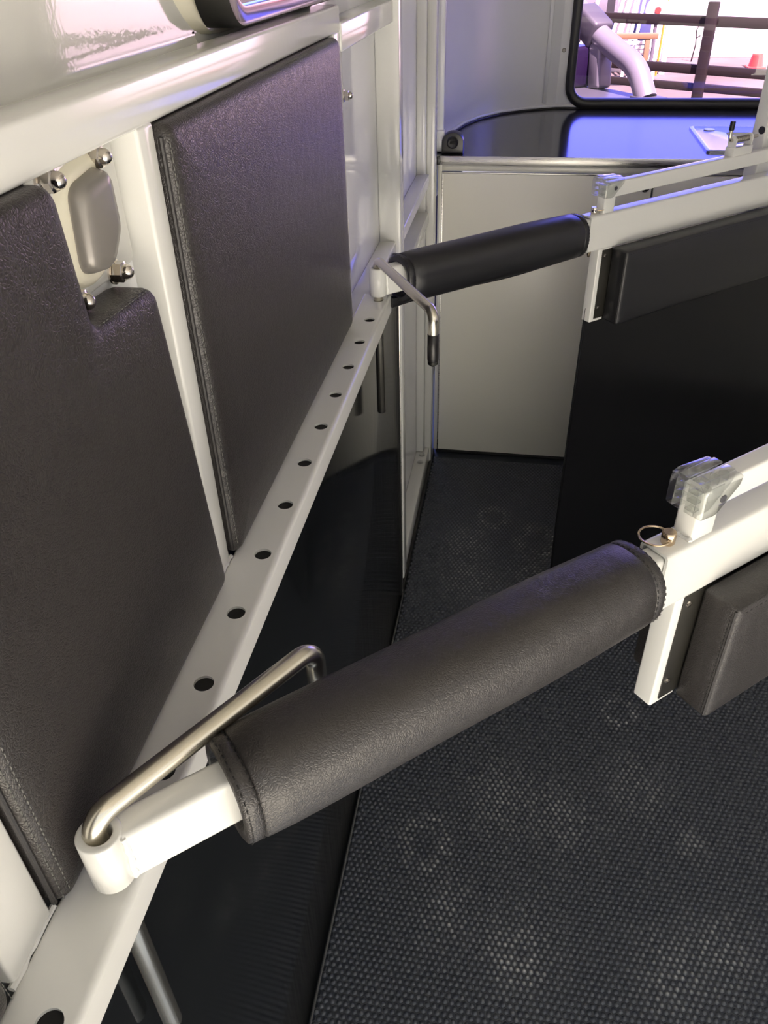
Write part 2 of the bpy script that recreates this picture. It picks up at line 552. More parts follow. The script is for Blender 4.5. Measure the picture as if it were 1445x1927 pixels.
    me.polygons.add(np_)
    st = np.concatenate([np.arange(len(Q)) * 4, len(Q) * 4 + np.arange(len(T)) * 3]).astype(np.int32)
    me.polygons.foreach_set('loop_start', st)
    me.polygons.foreach_set('use_smooth', np.ones(np_, dtype=bool))
    me.update(calc_edges=True)
    at = me.attributes.new('dust', 'FLOAT', 'POINT'); at.data.foreach_set('value', dv.astype(np.float32))
    return obj_from_mesh('floor', me, 'mat', smooth=False)
fl = struct(bubble_floor())

def simple(name, mat, boxes, bev=0.0, parent=None, angle=35):
    bm = NB()
    for lo, hi in boxes:
        box(bm, lo, hi, bev)
    return obj(name, bm, mat, parent, True, angle)

# ---- left wall: recessed lower sheet, bay backs, and the upper gelcoat wall with a window opening
bm = NB()
box(bm, (XW - 0.02, 1.29, 0.0), (XW, 2.66, 2.25))
box(bm, (-0.345, REAR, 0.0), (-0.31, 1.29, 1.50))
struct(obj('wall_left', bm, 'panel'))
def upper_wall():
    bm = NB()
    prof = [(-0.300, 1.516), (-0.300, 1.5165), (-0.3285, 1.5165), (-0.3325, 1.518), (-0.3345, 1.5215), (-0.335, 1.526), (-0.335, 1.535), (-0.335, 1.75), (-0.335, 1.76), (-0.345, 1.9), (-0.36, CEIL), (-0.39, CEIL), (-0.39, 1.50), (-0.300, 1.50)]
    rings = [[(x, y, z) for x, z in prof] for y in (REAR, -0.1, 0.3, 0.72, 0.866)]
    loft(bm, rings)
    # beyond the moulding: strips under, over and past the window opening
    for (ya, yb, za, zb) in ((0.86, 1.29, 1.50, 1.528), (0.86, 1.62, 1.99, CEIL), (1.50, 1.62, 1.50, 2.0), (1.29, 1.50, 1.51, 1.528)):
        box(bm, (-0.39, ya, za), (-0.335, yb, zb))
    return obj('wall_left.001', bm, 'gel')
struct(upper_wall())
# moulded surround of the side window
WY0, WY1, WZ0, WZ1 = 0.868, 1.52, 1.526, 2.02
bm = NB()
rings = []
for off, x in ((0.078, -0.3365), (0.070, -0.3335), (0.055, -0.3290), (0.035, -0.3270), (0.012, -0.3295), (0.002, -0.336)):
    rings.append([(x, y, z) for y, z in round_rect(WY0 - off, WY1 + 0.06, WZ0 - min(off, 0.004), WZ1 + off, 0.05 + off * 0.9 if off < 0.06 else 0.11, 8)])
loft(bm, rings, False, False)
struct(obj('trim_1', bm, 'sealant', angle=60))

# ---- right wall, ceiling, rear header
struct(simple('wall_right', 'shell', [((XR, REAR, 0.0), (XR + 0.03, 3.45, CEIL))]))
struct(simple('ceiling', 'lining', [((-0.39, ROOF_REAR, CEIL), (XR + 0.03, 3.48, CEIL + 0.04))]))

# ---- front wall: curved corners, straight middle with a window opening
FY = 3.395
curve = [(-0.292, 2.50), (-0.292, 2.60), (-0.290, 2.72), (-0.281, 2.83), (-0.262, 2.93), (-0.236, 3.05), (-0.190, 3.168), (-0.118, 3.272), (-0.042, 3.332), (0.03, 3.372), (0.085, FY)]
WX0, WX1, WZA, WZB = 0.127, 1.335, 1.064, 1.80
def front_wall():
    bm = NB()
    left = curve
    right = [(2 * 0.72 - x, y) for x, y in curve]
    for path in (left, right):
        vr = [[bm.verts.new((x, y, z)) for z in (0.9, CEIL)] for x, y in path]
        for a, b_ in zip(vr, vr[1:]):
            bm.faces.new((a[0], b_[0], b_[1], a[1]))
    xa, xb = 0.085, 1.355
    # straight part with a round-cornered opening
    inner = round_rect(WX0, WX1, WZA, WZB, 0.07, 8)
    outer = []
    for x, z in inner:
        dx = (x - (WX0 + WX1) / 2) / ((WX1 - WX0) / 2); dz = (z - (WZA + WZB) / 2) / ((WZB - WZA) / 2)
        m_ = max(abs(dx), abs(dz))
        dx, dz = dx / m_, dz / m_
        zc = (0.9 + CEIL) / 2
        outer.append(((xa + xb) / 2 + dx * (xb - xa) / 2, zc + dz * (CEIL - 0.9) / 2))
    a, b_ = ring_plate(bm, [(x, FY, z) for x, z in outer], [(x, FY, z) for x, z in inner])
    c = [bm.verts.new((x, FY + 0.035, z)) for x, z in inner]
    n_ = len(b_)
    for k in range(n_):
        bm.faces.new((b_[k], b_[(k + 1) % n_], c[(k + 1) % n_], c[k]))
    bmesh.ops.remove_doubles(bm, verts=bm.verts[:], dist=1e-5)
    bmesh.ops.recalc_face_normals(bm, faces=bm.faces[:])
    return obj('wall_front', bm, 'shell', angle=25)
struct(front_wall())
# lower part of the nose behind the cabinet
struct(simple('wall_front.001', 'shell', [((-0.345, FY + 0.012, -0.06), (XR + 0.03, FY + 0.03, 1.02))]))

# seams and the sealed lip under the window
bm = NB()
box(bm, (0.036, 3.366, 1.075), (0.050, 3.380, 2.2), 0.002)
struct(obj('trim_2', bm, 'shell'))
bm = NB()
tube(bm, [(x + 0.004, y - 0.006, 1.064) for x, y in curve[1:]] + [(1.36, FY - 0.006, 1.064)], 0.006, 8)
struct(obj('trim_3', bm, 'shell'))
# upright strip at the left end of the nose
bm = NB()
box(bm, (-0.292, 2.63, 1.056), (-0.262, 2.66, 2.25), 0.003)
box(bm, (-0.295, 2.62, 1.056), (-0.258, 2.665, 1.115), 0.004)
struct(obj('trim_4', bm, 'shell'))

# front window: rubber gasket, tinted pane
win = bpy.data.objects.new('window_1', None); COL.objects.link(win); struct(win)
bm = NB()
rings = []
for off, y in ((0.012, FY - 0.002), (0.012, FY - 0.010), (0.006, FY - 0.016), (-0.016, FY - 0.016), (-0.022, FY - 0.010), (-0.022, FY + 0.03)):
    rings.append([(x, y, z) for x, z in round_rect(WX0 - off, WX1 + off, WZA - off, WZB + off, 0.07 + off, 8)])
loft(bm, rings, False, False)
obj('window_gasket', bm, 'gasket', win, angle=50)
bm = NB()
bm.faces.new([bm.verts.new((x, FY + 0.012, z)) for x, z in round_rect(WX0 + 0.02, WX1 - 0.02, WZA + 0.02, WZB - 0.02, 0.05, 8)])
obj('window_pane', bm, 'tint', win)

# small wall screw beside the front window
bm = NB(); cyl(bm, (0.098, FY + 0.002, 1.246), (0, -1, 0), 0.007, 0.006, 16, bev=0.002)
tag(obj('wall_screw', bm, 'cover'), 'small grey screw head in the white wall beside the front window', 'screw')

# side window in the left wall
win = bpy.data.objects.new('window_2', None); COL.objects.link(win); struct(win)
XWF = -0.297
def wloop(off, x, r=0.052):
    return [(x, y, z) for y, z in round_rect(WY0 + off, WY1 - off, WZ0 + off, WZ1 - off, max(r - off, 0.008), 8)]
bm = NB(); loft(bm, [wloop(0.0, -0.345), wloop(0.0, XWF - 0.006), wloop(0.002, XWF - 0.002)], False, False)
obj('window_gasket', bm, 'gasket', win)
bm = NB(); loft(bm, [wloop(0.002, XWF - 0.002), wloop(0.005, XWF), wloop(0.019, XWF + 0.001), wloop(0.021, XWF - 0.006)], False, False)
obj('window_frame', bm, 'frame_pink', win, angle=60)
bm = NB(); loft(bm, [wloop(0.021, XWF - 0.004), wloop(0.025, XWF - 0.004)], False, False)
obj('window_seal', bm, 'gasket', win)
bm = NB(); loft(bm, [wloop(0.025, XWF - 0.006), wloop(0.026, XWF - 0.002), wloop(0.036, XWF - 0.003), wloop(0.037, XWF - 0.02)], False, False)
obj('window_sash', bm, 'frame_pink', win, angle=60)
bm = NB(); bm.faces.new([bm.verts.new(p) for p in wloop(0.036, XWF - 0.014)])
obj('window_pane', bm, 'tint_dark', win)

# floor-level bead along the black kick panel, and the low sill past its end
bm = NB()
tube(bm, [(-0.2695, 0.2, 0.0025), (-0.2685, 0.8, 0.003), (-0.2695, 1.3, 0.0025), (-0.2688, 1.752, 0.003)], 0.0026, 8)
struct(obj('baseboard_left', bm, 'bead'))
bm = NB()
box(bm, (XW, 1.762, 0.0), (-0.278, 2.575, 0.07), 0.003)
struct(obj('trim_5', bm, 'paint'))
bm = NB(); box(bm, (-0.278, 1.762, 0.0), (-0.268, 2.575, 0.012), 0.002)
struct(obj('trim_6', bm, 'rubber'))
for k, (y, lab) in enumerate(((2.375, 'nearer clear screw cap on the low white sill'), (2.425, 'clear screw cap on the low white sill, closest to the post foot'))):
    bm = NB(); cyl(bm, (-0.297, y, 0.07), (0, 0, 1), 0.011, 0.006, 16, bev=0.002)
    tag(obj('screw_cap', bm, 'clear'), lab, 'screw cap', 'screw caps on the sill')

# ================================================================== STEEL FRAME AND RAILS
fr_ = thing('steel_frame', 'white steel frame around the black padded wall panels, welded above the holed rail', 'frame', (XF, 0.6, RAIL_Z))
def fpart(name, lo, hi, bev=0.003, mat='paint'):
    bm = NB(); o = Vector((XF, 0.6, RAIL_Z))
    box(bm, Vector(lo) - o, Vector(hi) - o, bev, 3)
    return obj(name, bm, mat, fr_)
fpart('top_beam', (-0.3185, REAR + 0.05, 1.488), (XF, 1.316, 1.522), 0.004)
for ya, yb in ((0.188, 0.236), (0.594, 0.624), (1.268, 1.312)):
    fpart('upright', (-0.312, ya, RAIL_Z - 0.002), (XF, yb, 1.49))
# weld beads at the feet of the uprights
o0 = Vector((XF, 0.6, RAIL_Z))
for ya, yb in ((0.185, 0.240), (0.590, 0.628)):
    bm = NB(); pts = []
    for k in range(9):
        t = k / 8
        pts.append(Vector((XF - 0.001 + random.uniform(-.0006, .0006), ya + (yb - ya) * t, RAIL_Z + random.uniform(-.0005, .0008))) - o0)
    tube(bm, pts, [0.0022 + random.uniform(0, .0012) for _ in pts], 8)
    obj('weld_bead', bm, 'paint', fr_)

# rail with a row of round holes
HOLE_X = -0.252
HOLES = [0.0795 + 0.0, 0.173, 0.261, 0.354, 0.448, 0.5415, 0.635, 0.7285, 0.822, 0.9155, 1.009, 1.1025, 1.196, 1.2895, 1.383]
HOLES = [1.383 - 0.0933 * k for k in range(14, -1, -1)]
def holed_rail():
    bm = NB()
    r = 0.0092
    xa, xb = -0.279, -0.2395         # flat part of the top
    y0, y1 = -0.35, 1.412
    zt, zb = RAIL_Z, RAIL_Z - 0.034
    seg = 32
    def plate(z, flip):
        ys = [y0]
        for h in HOLES:
            ys += [h - 0.018, h + 0.018]
        ys.append(y1)
        for a, b_ in zip(ys[0::2], ys[1::2]):
            f = [bm.verts.new((xa, a, z)), bm.verts.new((xb, a, z)), bm.verts.new((xb, b_, z)), bm.verts.new((xa, b_, z))]
            bm.faces.new(f)
        for h in HOLES:
            ci, sq = [], []
            for k in range(seg):
                t = 2 * math.pi * k / seg + math.pi / 4
                c, s = math.cos(t), math.sin(t)
                ci.append((HOLE_X + r * c, h + r * s, z))
                m_ = max(abs(c), abs(s))
                u, v = c / m_, s / m_
                x = HOLE_X + (u * (xb - HOLE_X) if u > 0 else u * (HOLE_X - xa))
                sq.append((x, h + v * 0.018, z))
            ring_plate(bm, sq, ci)
            lower = [(x, y, z - 0.003 if not flip else z + 0.003) for x, y, _ in ci]
            ring_plate(bm, ci, lower)
    plate(zt, False); plate(zb, True)
    # rounded sides
    def side(prof):
        rings = [[(x, y, z) for x, z in prof] for y in (y0, y1)]
        loft(bm, rings, False, False, closed=False)
    def arc(cx, cz, rr, a0, a1, n_=6):
        return [(cx + rr * math.cos(math.radians(a0 + (a1 - a0) * k / n_)), cz + rr * math.sin(math.radians(a0 + (a1 - a0) * k / n_))) for k in range(n_ + 1)]
    side([(xb, zt)] + arc(-0.2385, zt - 0.0055, 0.0055, 90, 0) + arc(-0.2355, zb + 0.0025, 0.0025, 0, -90) + [(xb, zb)])
    side([(xa, zt)] + arc(-0.2810, zt - 0.004, 0.004, 90, 180) + arc(-0.2825, zb + 0.0025, 0.0025, 180, 270) + [(xa, zb)])
    # end plate
    bm.faces.new([bm.verts.new(p) for p in [(-0.2845, y1, zb), (-0.2335, y1, zb), (-0.2335, y1, zt - 0.003), (-0.237, y1, zt), (-0.281, y1, zt), (-0.2845, y1, zt - 0.003)]])
    return obj('holed_rail', bm, 'paint', angle=40)
hr_ = holed_rail()
bm = NB(); box(bm, (-0.2795, -0.34, RAIL_Z - 0.030), (-0.2385, 1.409, RAIL_Z - 0.0036))  # solid black block: shade of the unpainted hollow put in as colour
hc = obj('shade_filler', bm, 'thread', hr_); hc['label'] = 'black block standing in for the shaded unpainted inside of the rail'
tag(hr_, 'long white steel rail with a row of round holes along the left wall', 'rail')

# posts and rails past the padded panels
def post(name, boxes, label, cat='post', group=None, bev=0.003):
    bm = NB()
    for lo, hi in boxes: box(bm, lo, hi, bev, 3)
    return tag(obj(name, bm, 'paint'), label, cat, group)
post('frame_post', [((XW, 1.80, 0.02), (-0.272, 1.85, 2.24))], 'square white post rising behind the far pin and the end of the black kick panel')
post('frame_post', [((XW, 2.45, 0.07), (-0.296, 2.50, 2.24)), ((-0.2965, 2.485, 0.0), (-0.272, 2.545, 2.24))], 'white flanged post standing between the low sill and the counter end')
post('cross_rail', [((XW, 1.313, 1.003), (-0.283, 1.799, 1.035))], 'white rail running from the padded panel to the square post, level with the holed rail')
post('cross_rail', [((XW, 1.313, 1.462), (-0.283, 1.799, 1.500))], 'high white rail from the frame top to the square post')
post('cross_rail', [((XW, 1.851, 0.998), (-0.283, 2.449, 1.030))], 'upper of two short white rails between the two white posts')
post('cross_rail', [((XW, 1.851, 0.890), (-0.283, 2.449, 0.922))], 'lower of two short white rails between the two white posts')
bm = NB(); cyl(bm, (XW, 2.02, 0.70), (1, 0, 0), 0.010, 0.006, 16, bev=0.002)
tag(obj('screw_cap', bm, 'clear'), 'clear screw cap on the recessed white wall under the far bar', 'screw cap')

# black kick panel
kp = thing('kick_panel', 'glossy black kick panel below the holed rail, reaching down to the floor', 'kick panel', (-0.278, 0.6, 0))
o0 = Vector((-0.278, 0.6, 0))
bm = NB(); box(bm, Vector((-0.284, REAR + 0.05, 0.003)) - o0, Vector((-0.272, 1.742, 1.0235)) - o0, 0.001)
obj('sheet', bm, 'kick', kp)
bm = NB()
zs = [0.003, 0.06, 0.16, 0.3, 0.45, 0.6, 0.8, 1.0235]
wob = [0.0, 0.002, -0.001, 0.0015, 0.003, 0.0005, 0.001, 0.0]
rings = []
for z, w in zip(zs, wob):
    rings.append([Vector((x, y, z)) - o0 for x, y in ((-0.284, 1.742), (-0.2715 , 1.742), (-0.2705, 1.7445 + w), (-0.2712, 1.7525), (-0.284, 1.7525))])
loft(bm, rings); obj('rubber_edge', bm, 'rubber', kp)
bm = NB(); box(bm, Vector((-0.300, 1.7525, 0.003)) - o0, Vector((-0.270, 1.7595, 1.02)) - o0, 0.0015)
obj('metal_edge', bm, 'alu', kp)

# ================================================================== PADDED WALL PANELS
def wall_pad(outline, label, seam, rad=0.014):
    ys = [p[0] for p in outline]; zs = [p[1] for p in outline]
    oy, oz = min(ys), min(zs)
    root = thing('padded_panel', label, 'padded panel', (-0.31, oy, oz))
    o = [(y - oy, z - oz) for y, z in outline]
    X = lambda h: 0.036 + h          # front face x = -0.274
    bm = NB()
    prof = [(0.002, -0.036), (0.0, -0.030), (0.0, -0.009), (0.0015, -0.0045), (0.005, -0.0012), (0.011, 0.0005), (0.025, 0.0022), (0.05, 0.0034)]
    cushion_poly(bm, o, rad, lambda u, v, h: (X(h), u, v), prof)
    obj('padding', bm, 'leather', root, angle=70)
    for path, n_ in seam:
        bm = NB()
        stitches(bm, [(X(p[2]) if len(p) > 2 else X(0.0006), p[0] - oy, p[1] - oz) for p in path], 0.0058, 0.0042, 0.0005, n_)
        obj('stitching', bm, 'thread_grey', root, False)
    # thin binding cord where the face meets the near side
    bm = NB()
    for path, n_ in seam[:1]:
        tube(bm, [(X(-0.0075), p[0] - oy - 0.0035, p[1] - oz) for p in path], 0.0022, 8)
    obj('piping', bm, 'leather_edge', root)
    return root
wall_pad([(0.239, 1.060), (0.589, 1.060), (0.574, 1.22), (0.556, 1.388), (0.459, 1.393), (0.4525, 1.488), (0.239, 1.488)],
         'black vinyl padded panel with a stepped top corner, nearest on the left wall',
         [([(0.2415, 1.068, -0.002), (0.2415, 1.48, -0.002)], (1, -.6, 0)), ([(0.247, 1.072, 0.0002), (0.247, 1.474, 0.0002)], (1, 0, 0)),
          ([(0.466, 1.391, -0.004), (0.550, 1.386, -0.004)], (.5, 0, 1)), ([(0.462, 1.3925, -0.012), (0.550, 1.3875, -0.012)], (0, 0, 1))])
wall_pad([(0.627, 1.061), (1.262, 1.061), (1.262, 1.487), (0.627, 1.487)],
         'large rectangular black vinyl padded panel beyond the narrow white upright',
         [([(0.6295, 1.07, -0.002), (0.6295, 1.478, -0.002)], (1, -.6, 0)), ([(1.2595, 1.07, -0.002), (1.2595, 1.478, -0.002)], (1, .6, 0))])
wall_pad([(-0.25, 1.068), (0.178, 1.068), (0.178, 1.488), (-0.25, 1.488)],
         'black padded panel corner just showing at the bottom left edge', [([(0.1755, 1.07, -0.002), (0.1755, 1.478, -0.002)], (1, .6, 0))])

# bolted covers over the outside fittings
def bolted_cover(loc, label, plate, bump, nuts, caulk=True):
    root = thing('bolted_cover', label, 'cover plate', loc)
    o = Vector(loc)
    (ya, yb, za, zb) = plate
    bm = NB(); cushion(bm, round_poly(ccw([(ya, za), (yb, za), (yb, zb), (ya, zb)]), 0.008, 4), lambda u, v, h: Vector((o.x + h, u, v)) - o, [(0, 0), (0, 0.003), (0.0015, 0.004)])
    obj('base_plate', bm, 'paint', root)
    if bump:
        bo = bump
        bm = NB(); cushion_poly(bm, bo, 0.012, lambda u, v, h: Vector((o.x + h, u, v)) - o, [(-0.010, 0.003), (-0.006, 0.0075), (-0.001, 0.010), (0.003, 0.008)])
        obj('sealant_ring', bm, 'sealant', root, angle=80)
        bm = NB(); cushion_poly(bm, bo, 0.014, lambda u, v, h: Vector((o.x + h, u, v)) - o, [(0, 0.003), (0.001, 0.012), (0.003, 0.018), (0.006, 0.0205), (0.012, 0.0212)])
        obj('raised_cover', bm, 'cover', root, angle=80)
    for y, z in nuts:
        bm = NB(); dome_nut(bm, (0.004, y - o.y, z - o.z))
        obj('dome_nut', bm, 'chrome', root)
    return root
bolted_cover((-0.31, 0.47, 1.39), 'white cover plate with a grey raised box and shiny dome nuts beside the stepped panel', (0.462, 0.592, 1.394, 1.4865),
             [(0.556, 1.476), (0.506, 1.470), (0.498, 1.412), (0.532, 1.406), (0.556, 1.43)],
             [(0.557, 1.4785), (0.490, 1.4785), (0.5535, 1.3975), (0.490, 1.3985)])
bolted_cover((XW, 1.35, 1.37), 'pair of shiny dome nuts peeping out past the far edge of the large padded panel', (1.335, 1.47, 1.37, 1.462), None, [(1.455, 1.4615), (1.47, 1.382)])

# ================================================================== BREAST BARS
D = Vector((0.7455, 0.6664, 0)); N_ = Vector((-0.6664, 0.7455, 0))
YAW = math.atan2(D.y, D.x)
FARP = Vector((HOLE_X, 1.383, RAIL_Z))
NEARP = Vector((HOLE_X + 0.003, 0.2635, RAIL_Z))

def rr_loop(s, hw, z0, z1, r=0.005, n_=4):
    return [(s, y, z) for y, z in round_rect(-hw, hw, z0, z1, r, n_)]

def make_bar(P, ds, label, near):
    root = thing('breast_bar', label, 'horse bar', P, YAW)
    # swivel tube round the pin
    bm = NB()
    ro, ri = 0.0155, 0.0092
    def circ(r, z): return [(r * math.cos(2 * math.pi * k / 28), r * math.sin(2 * math.pi * k / 28), z) for k in range(28)]
    loft(bm, [circ(ri, 0.010), circ(ri, 0.060), circ(ri + 0.001, 0.061), circ(ro - 0.001, 0.061), circ(ro, 0.060), circ(ro, 0.011), circ(ro - 0.001, 0.010), circ(ri, 0.010)], False, False)
    obj('swivel_tube', bm, 'paint', root, angle=50)
    # sliding inner arm
    bm = NB()
    loft(bm, [rr_loop(0.0125, 0.0125, 0.0095, 0.0600), rr_loop(0.60, 0.0125, 0.0095, 0.0600)])
    for yy in (-0.0126, 0.0126):
        tube(bm, [(0.013 + random.uniform(-.001, .001), yy * (0.85 + 0.2 * (k % 2) * 0.2), 0.012 + 0.046 * k / 7) for k in range(8)], [0.0022, .003, .0022, .0032, .0022, .003, .0024, .002], 8)
    obj('sliding_arm', bm, 'paint', root, angle=40)
    # socket tube, hollow at its mouth
    s0 = 0.532 + ds
    bm = NB()
    loft(bm, [rr_loop(s0 + 0.06, 0.0138, -0.0055, 0.0625, 0.003), rr_loop(s0, 0.0138, -0.0055, 0.0625, 0.003), rr_loop(s0, 0.0168, -0.0085, 0.0655, 0.005), rr_loop(1.66, 0.0168, -0.0085, 0.0655, 0.005)], True, True)
    obj('socket_tube', bm, 'paint', root, angle=40)
    # hanging strut with its dark backing plate
    a = 0.570 + ds
    bm = NB(); loft(bm, [[(x, y, z) for x, y in round_rect(a, a + 0.04, -0.0125, 0.0125, 0.0025, 3)] for z in (-0.172, -0.007)])
    obj('strut', bm, 'paint', root, angle=40)
    bm = NB(); box(bm, (a + 0.011, -0.0145, -0.166), (a + 0.08, -0.0125, -0.012), 0.0006)
    pl = obj('backing_plate', bm, 'plate', root)
    for z in (-0.024, -0.140):
        bm = NB(); tube(bm, [(a + 0.0185, -0.0145, z), (a + 0.0185, -0.0160, z), (a + 0.0185, -0.0163, z), (a + 0.0185, -0.0152, z)], [0.0042, 0.0038, 0.0018, 0.0013], 16)
        obj('rivet', bm, 'chrome', pl)
    # front pad
    b0 = 0.606 + ds
    def pad(y_back, y_front, name):
        sgn = -1 if y_front < y_back else 1
        th = abs(y_front - y_back)
        bm = NB()
        o = [(b0, -0.172), (1.62, -0.172), (1.62, -0.008), (b0, -0.008)]
        prof = [(0.002, 0.0), (0.0, 0.003), (0.0, th - 0.006), (0.0012, th - 0.0035), (0.0012, th - 0.0028), (0.003, th - 0.0012), (0.008, th), (0.03, th + 0.0015)]
        cushion_poly(bm, o, 0.006, lambda u, v, h: (u, y_back + sgn * h, v), prof, 4)
        pd = obj(name, bm, 'leather' if near else 'leather_smooth', root, angle=60)
        if sgn < 0:
            yf = y_front + 0.0003
            bm = NB(); stitches(bm, [(b0 + 0.0085, yf, -0.165), (b0 + 0.0085, yf, -0.0145)], 0.0055, 0.0040, 0.0005, (0, -1, 0))
            obj('stitching', bm, 'thread', pd, False)
            bm = NB(); stitches(bm, [(b0 + 0.010, yf, -0.0155), (1.60, yf, -0.0155)], 0.0075, 0.0052, 0.0005, (0, -1, 0))
            obj('stitching', bm, 'thread', pd, False)
            bm = NB(); stitches(bm, [(b0 - 0.0002, y_front + 0.0075, -0.166), (b0 - 0.0002, y_front + 0.0075, -0.014)], 0.0055, 0.0040, 0.0005, (-1, 0, 0))
            obj('stitching', bm, 'thread', pd, False)
            bm = NB(); tube(bm, [(b0 + 0.0006, y_front + 0.0042, -0.168), (b0 + 0.0006, y_front + 0.0042, -0.012)], 0.0013, 8)
            obj('piping', bm, 'leather_edge', pd)
        return pd
    pad(-0.0165, -0.060, 'front_pad')
    if near: pad(0.0165, 0.050, 'back_pad')
    # short post and upper rail
    p0 = 0.569 + ds
    bm = NB(); loft(bm, [[(x, y, z) for x, y in round_rect(p0, p0 + 0.031, -0.012, 0.012, 0.003, 3)] for z in (0.064, 0.121)])
    pts = []
    for k in range(13):
        t = k / 12
        pts.append((p0 - 0.001 + random.uniform(-.0008, .0008), -0.012 + 0.024 * t, 0.0655 + random.uniform(-.0004, .0012)))
    tube(bm, pts, [0.0016 + random.uniform(0, .0016) for _ in pts], 8)
    obj('short_post', bm, 'paint', root, angle=45)
    bm = NB(); loft(bm, [[(s, y, z) for y, z in round_rect(-0.011, 0.011, 0.094, 0.124, 0.003, 3)] for s in (p0 + 0.012, 1.66)])
    obj('upper_rail', bm, 'paint', root, angle=45)
    # clear moulded corner guards, one on each side of the post
    def guard(ya, yb, face):
        o = round_poly(ccw([(p0 - 0.0100, 0.0985), (p0 + 0.012, 0.0965), (p0 + 0.040, 0.122), (p0 + 0.0415, 0.1330), (p0 - 0.004, 0.1365), (p0 - 0.0105, 0.130)]), [0.003, 0.004, 0.004, 0.004, 0.006, 0.004], 4)
        bm = NB(); t = 1 if yb > ya else -1
        w = abs(yb - ya)
        cushion(bm, o, lambda u, v, h: (u, ya + t * h, v), [(0, 0), (0, w * 0.7), (0.0008, w * 0.92), (0.002, w)])
        g = obj('corner_guard', bm, 'clear', root, angle=40)
        # raised ribs on the outer edge and the return that wraps the corner
        bm = NB()
        for z in (0.1045, 0.114, 0.1235):
            box(bm, (p0 - 0.0105, min(ya, ya - t * 0.010), z - 0.0012), (p0 - 0.0022, max(ya, ya - t * 0.010), z + 0.0012), 0.0005)
        for s in (0.004, 0.017, 0.030):
            box(bm, (p0 + s - 0.0012, min(ya, ya - t * 0.010), 0.1255), (p0 + s + 0.0012, max(ya, ya - t * 0.010), 0.1345), 0.0005)
        box(bm, (p0 - 0.0105, min(ya, ya - t * 0.0105), 0.0995), (p0 - 0.0088, max(ya, ya - t * 0.0105), 0.131), 0.0006)
        box(bm, (p0 - 0.0075, min(ya, ya - t * 0.0105), 0.1335), (p0 + 0.039, max(ya, ya - t * 0.0105), 0.1352), 0.0006)
        obj('rib', bm, 'clear', g, angle=30)
        if face:
            bm = NB(); cyl(bm, (p0 + 0.016, yb, 0.1155), (0, -1, 0), 0.0042, 0.0016, 18, bev=0.0005)
            sc = obj('screw', bm, 'dark', g)
    guard(-0.0125, -0.0215, True)
    guard(0.0125, 0.0205, False)
    return root

# padded sleeves
def sleeve(root, s0, s1, r, zc, near, mat):
    def sec(s, rr, nn=56, flat=0.0):
        pts = []
        for k in range(nn):
            t = 2 * math.pi * k / nn
            c, sn = math.cos(t), math.sin(t)
            e = 2.35
            f = (abs(c) ** e + abs(sn) ** e) ** (-1 / e)
            droop = 0.004 * max(0, -sn)
            pts.append((s, rr * f * c * 0.985, zc + rr * f * sn - droop))
        return pts
    rs = []
    rings = [sec(s0 + 0.012, 0.027), sec(s0 + 0.001, 0.030), sec(s0, r - 0.006), sec(s0 + 0.0015, r - 0.0022), sec(s0 + 0.006, r - 0.0008), sec(s0 + 0.0125, r - 0.0008), sec(s0 + 0.0140, r - 0.0022), sec(s0 + 0.0160, r)]
    n_ = 18
    for k in range(1, n_):
        t = k / n_
        rings.append(sec(s0 + 0.016 + (s1 - s0 - 0.032) * t, r + 0.0022 * math.sin(math.pi * t) + 0.0007 * math.sin(9 * t + 1)))
    rings += [sec(s1 - 0.016, r), sec(s1 - 0.0140, r - 0.0020), sec(s1 - 0.0125, r - 0.0008), sec(s1 - 0.004, r - 0.0008), sec(s1 - 0.001, r - 0.003), sec(s1, r - 0.007), sec(s1 - 0.001, 0.030), sec(s1 - 0.012, 0.027)]
    bm = NB(); loft(bm, rings, True, True)
    sl = obj('padded_sleeve', bm, mat, root, angle=60)
    for s in (s0 + 0.0035, s0 + 0.0130, s1 - 0.0130, s1 - 0.0035):
        bm = NB()
        q = sec(s, r - 0.0006, 120)
        ring = [Vector(p) for p in q] + [Vector(q[0])]
        # stitches follow the ring; the outward side is away from the bar
        L = 0
        for k in range(0, 120, 3):
            p, p2 = ring[k], ring[k + 2] if k + 2 < len(ring) else ring[-1]
            nrm = Vector((0, p.y, p.z - zc)).normalized()
            stitches(bm, [p, p2], 0.02, (p2 - p).length * 0.8, 0.0005, nrm)
        obj('stitching', bm, 'thread', sl, False)
    # sewn closing flap underneath
    bm = NB()
    rings = []
    for k in range(15):
        t = k / 14
        s = s0 - 0.010 * (not near) + (s1 - s0 - (0.004 if near else 0.01)) * t
        dz = 0.0025 * math.sin(7 * t) * (0.4 if near else 1)
        yb = 0.004 + 0.003 * math.sin(5 * t + 1)
        zb = zc - r - (0.006 if near else 0.0145 - 0.005 * t) + dz
        zt = zc - r + 0.004
        rings.append([(s, yb - 0.005, zt), (s, yb - 0.0045, zb + 0.002), (s, yb - 0.002, zb), (s, yb + 0.004, zb + 0.001), (s, yb + 0.006, zb + 0.004), (s, yb + 0.008, zt)])
    loft(bm, rings)
    obj('closing_flap', bm, mat, sl, angle=60)
    return sl

near_bar = make_bar(NEARP, 0.0, 'nearer white breast bar wearing the large grained black sleeve, pinned at lower left', True)
sleeve(near_bar, 0.088, 0.512, 0.0405, 0.0372, True, 'leather')
far_bar = make_bar(FARP, -0.024, 'farther white breast bar with a smooth black sleeve, pinned near the square post', False)
sleeve(far_bar, 0.043, 0.488, 0.0415, 0.0315, False, 'leather_smooth')

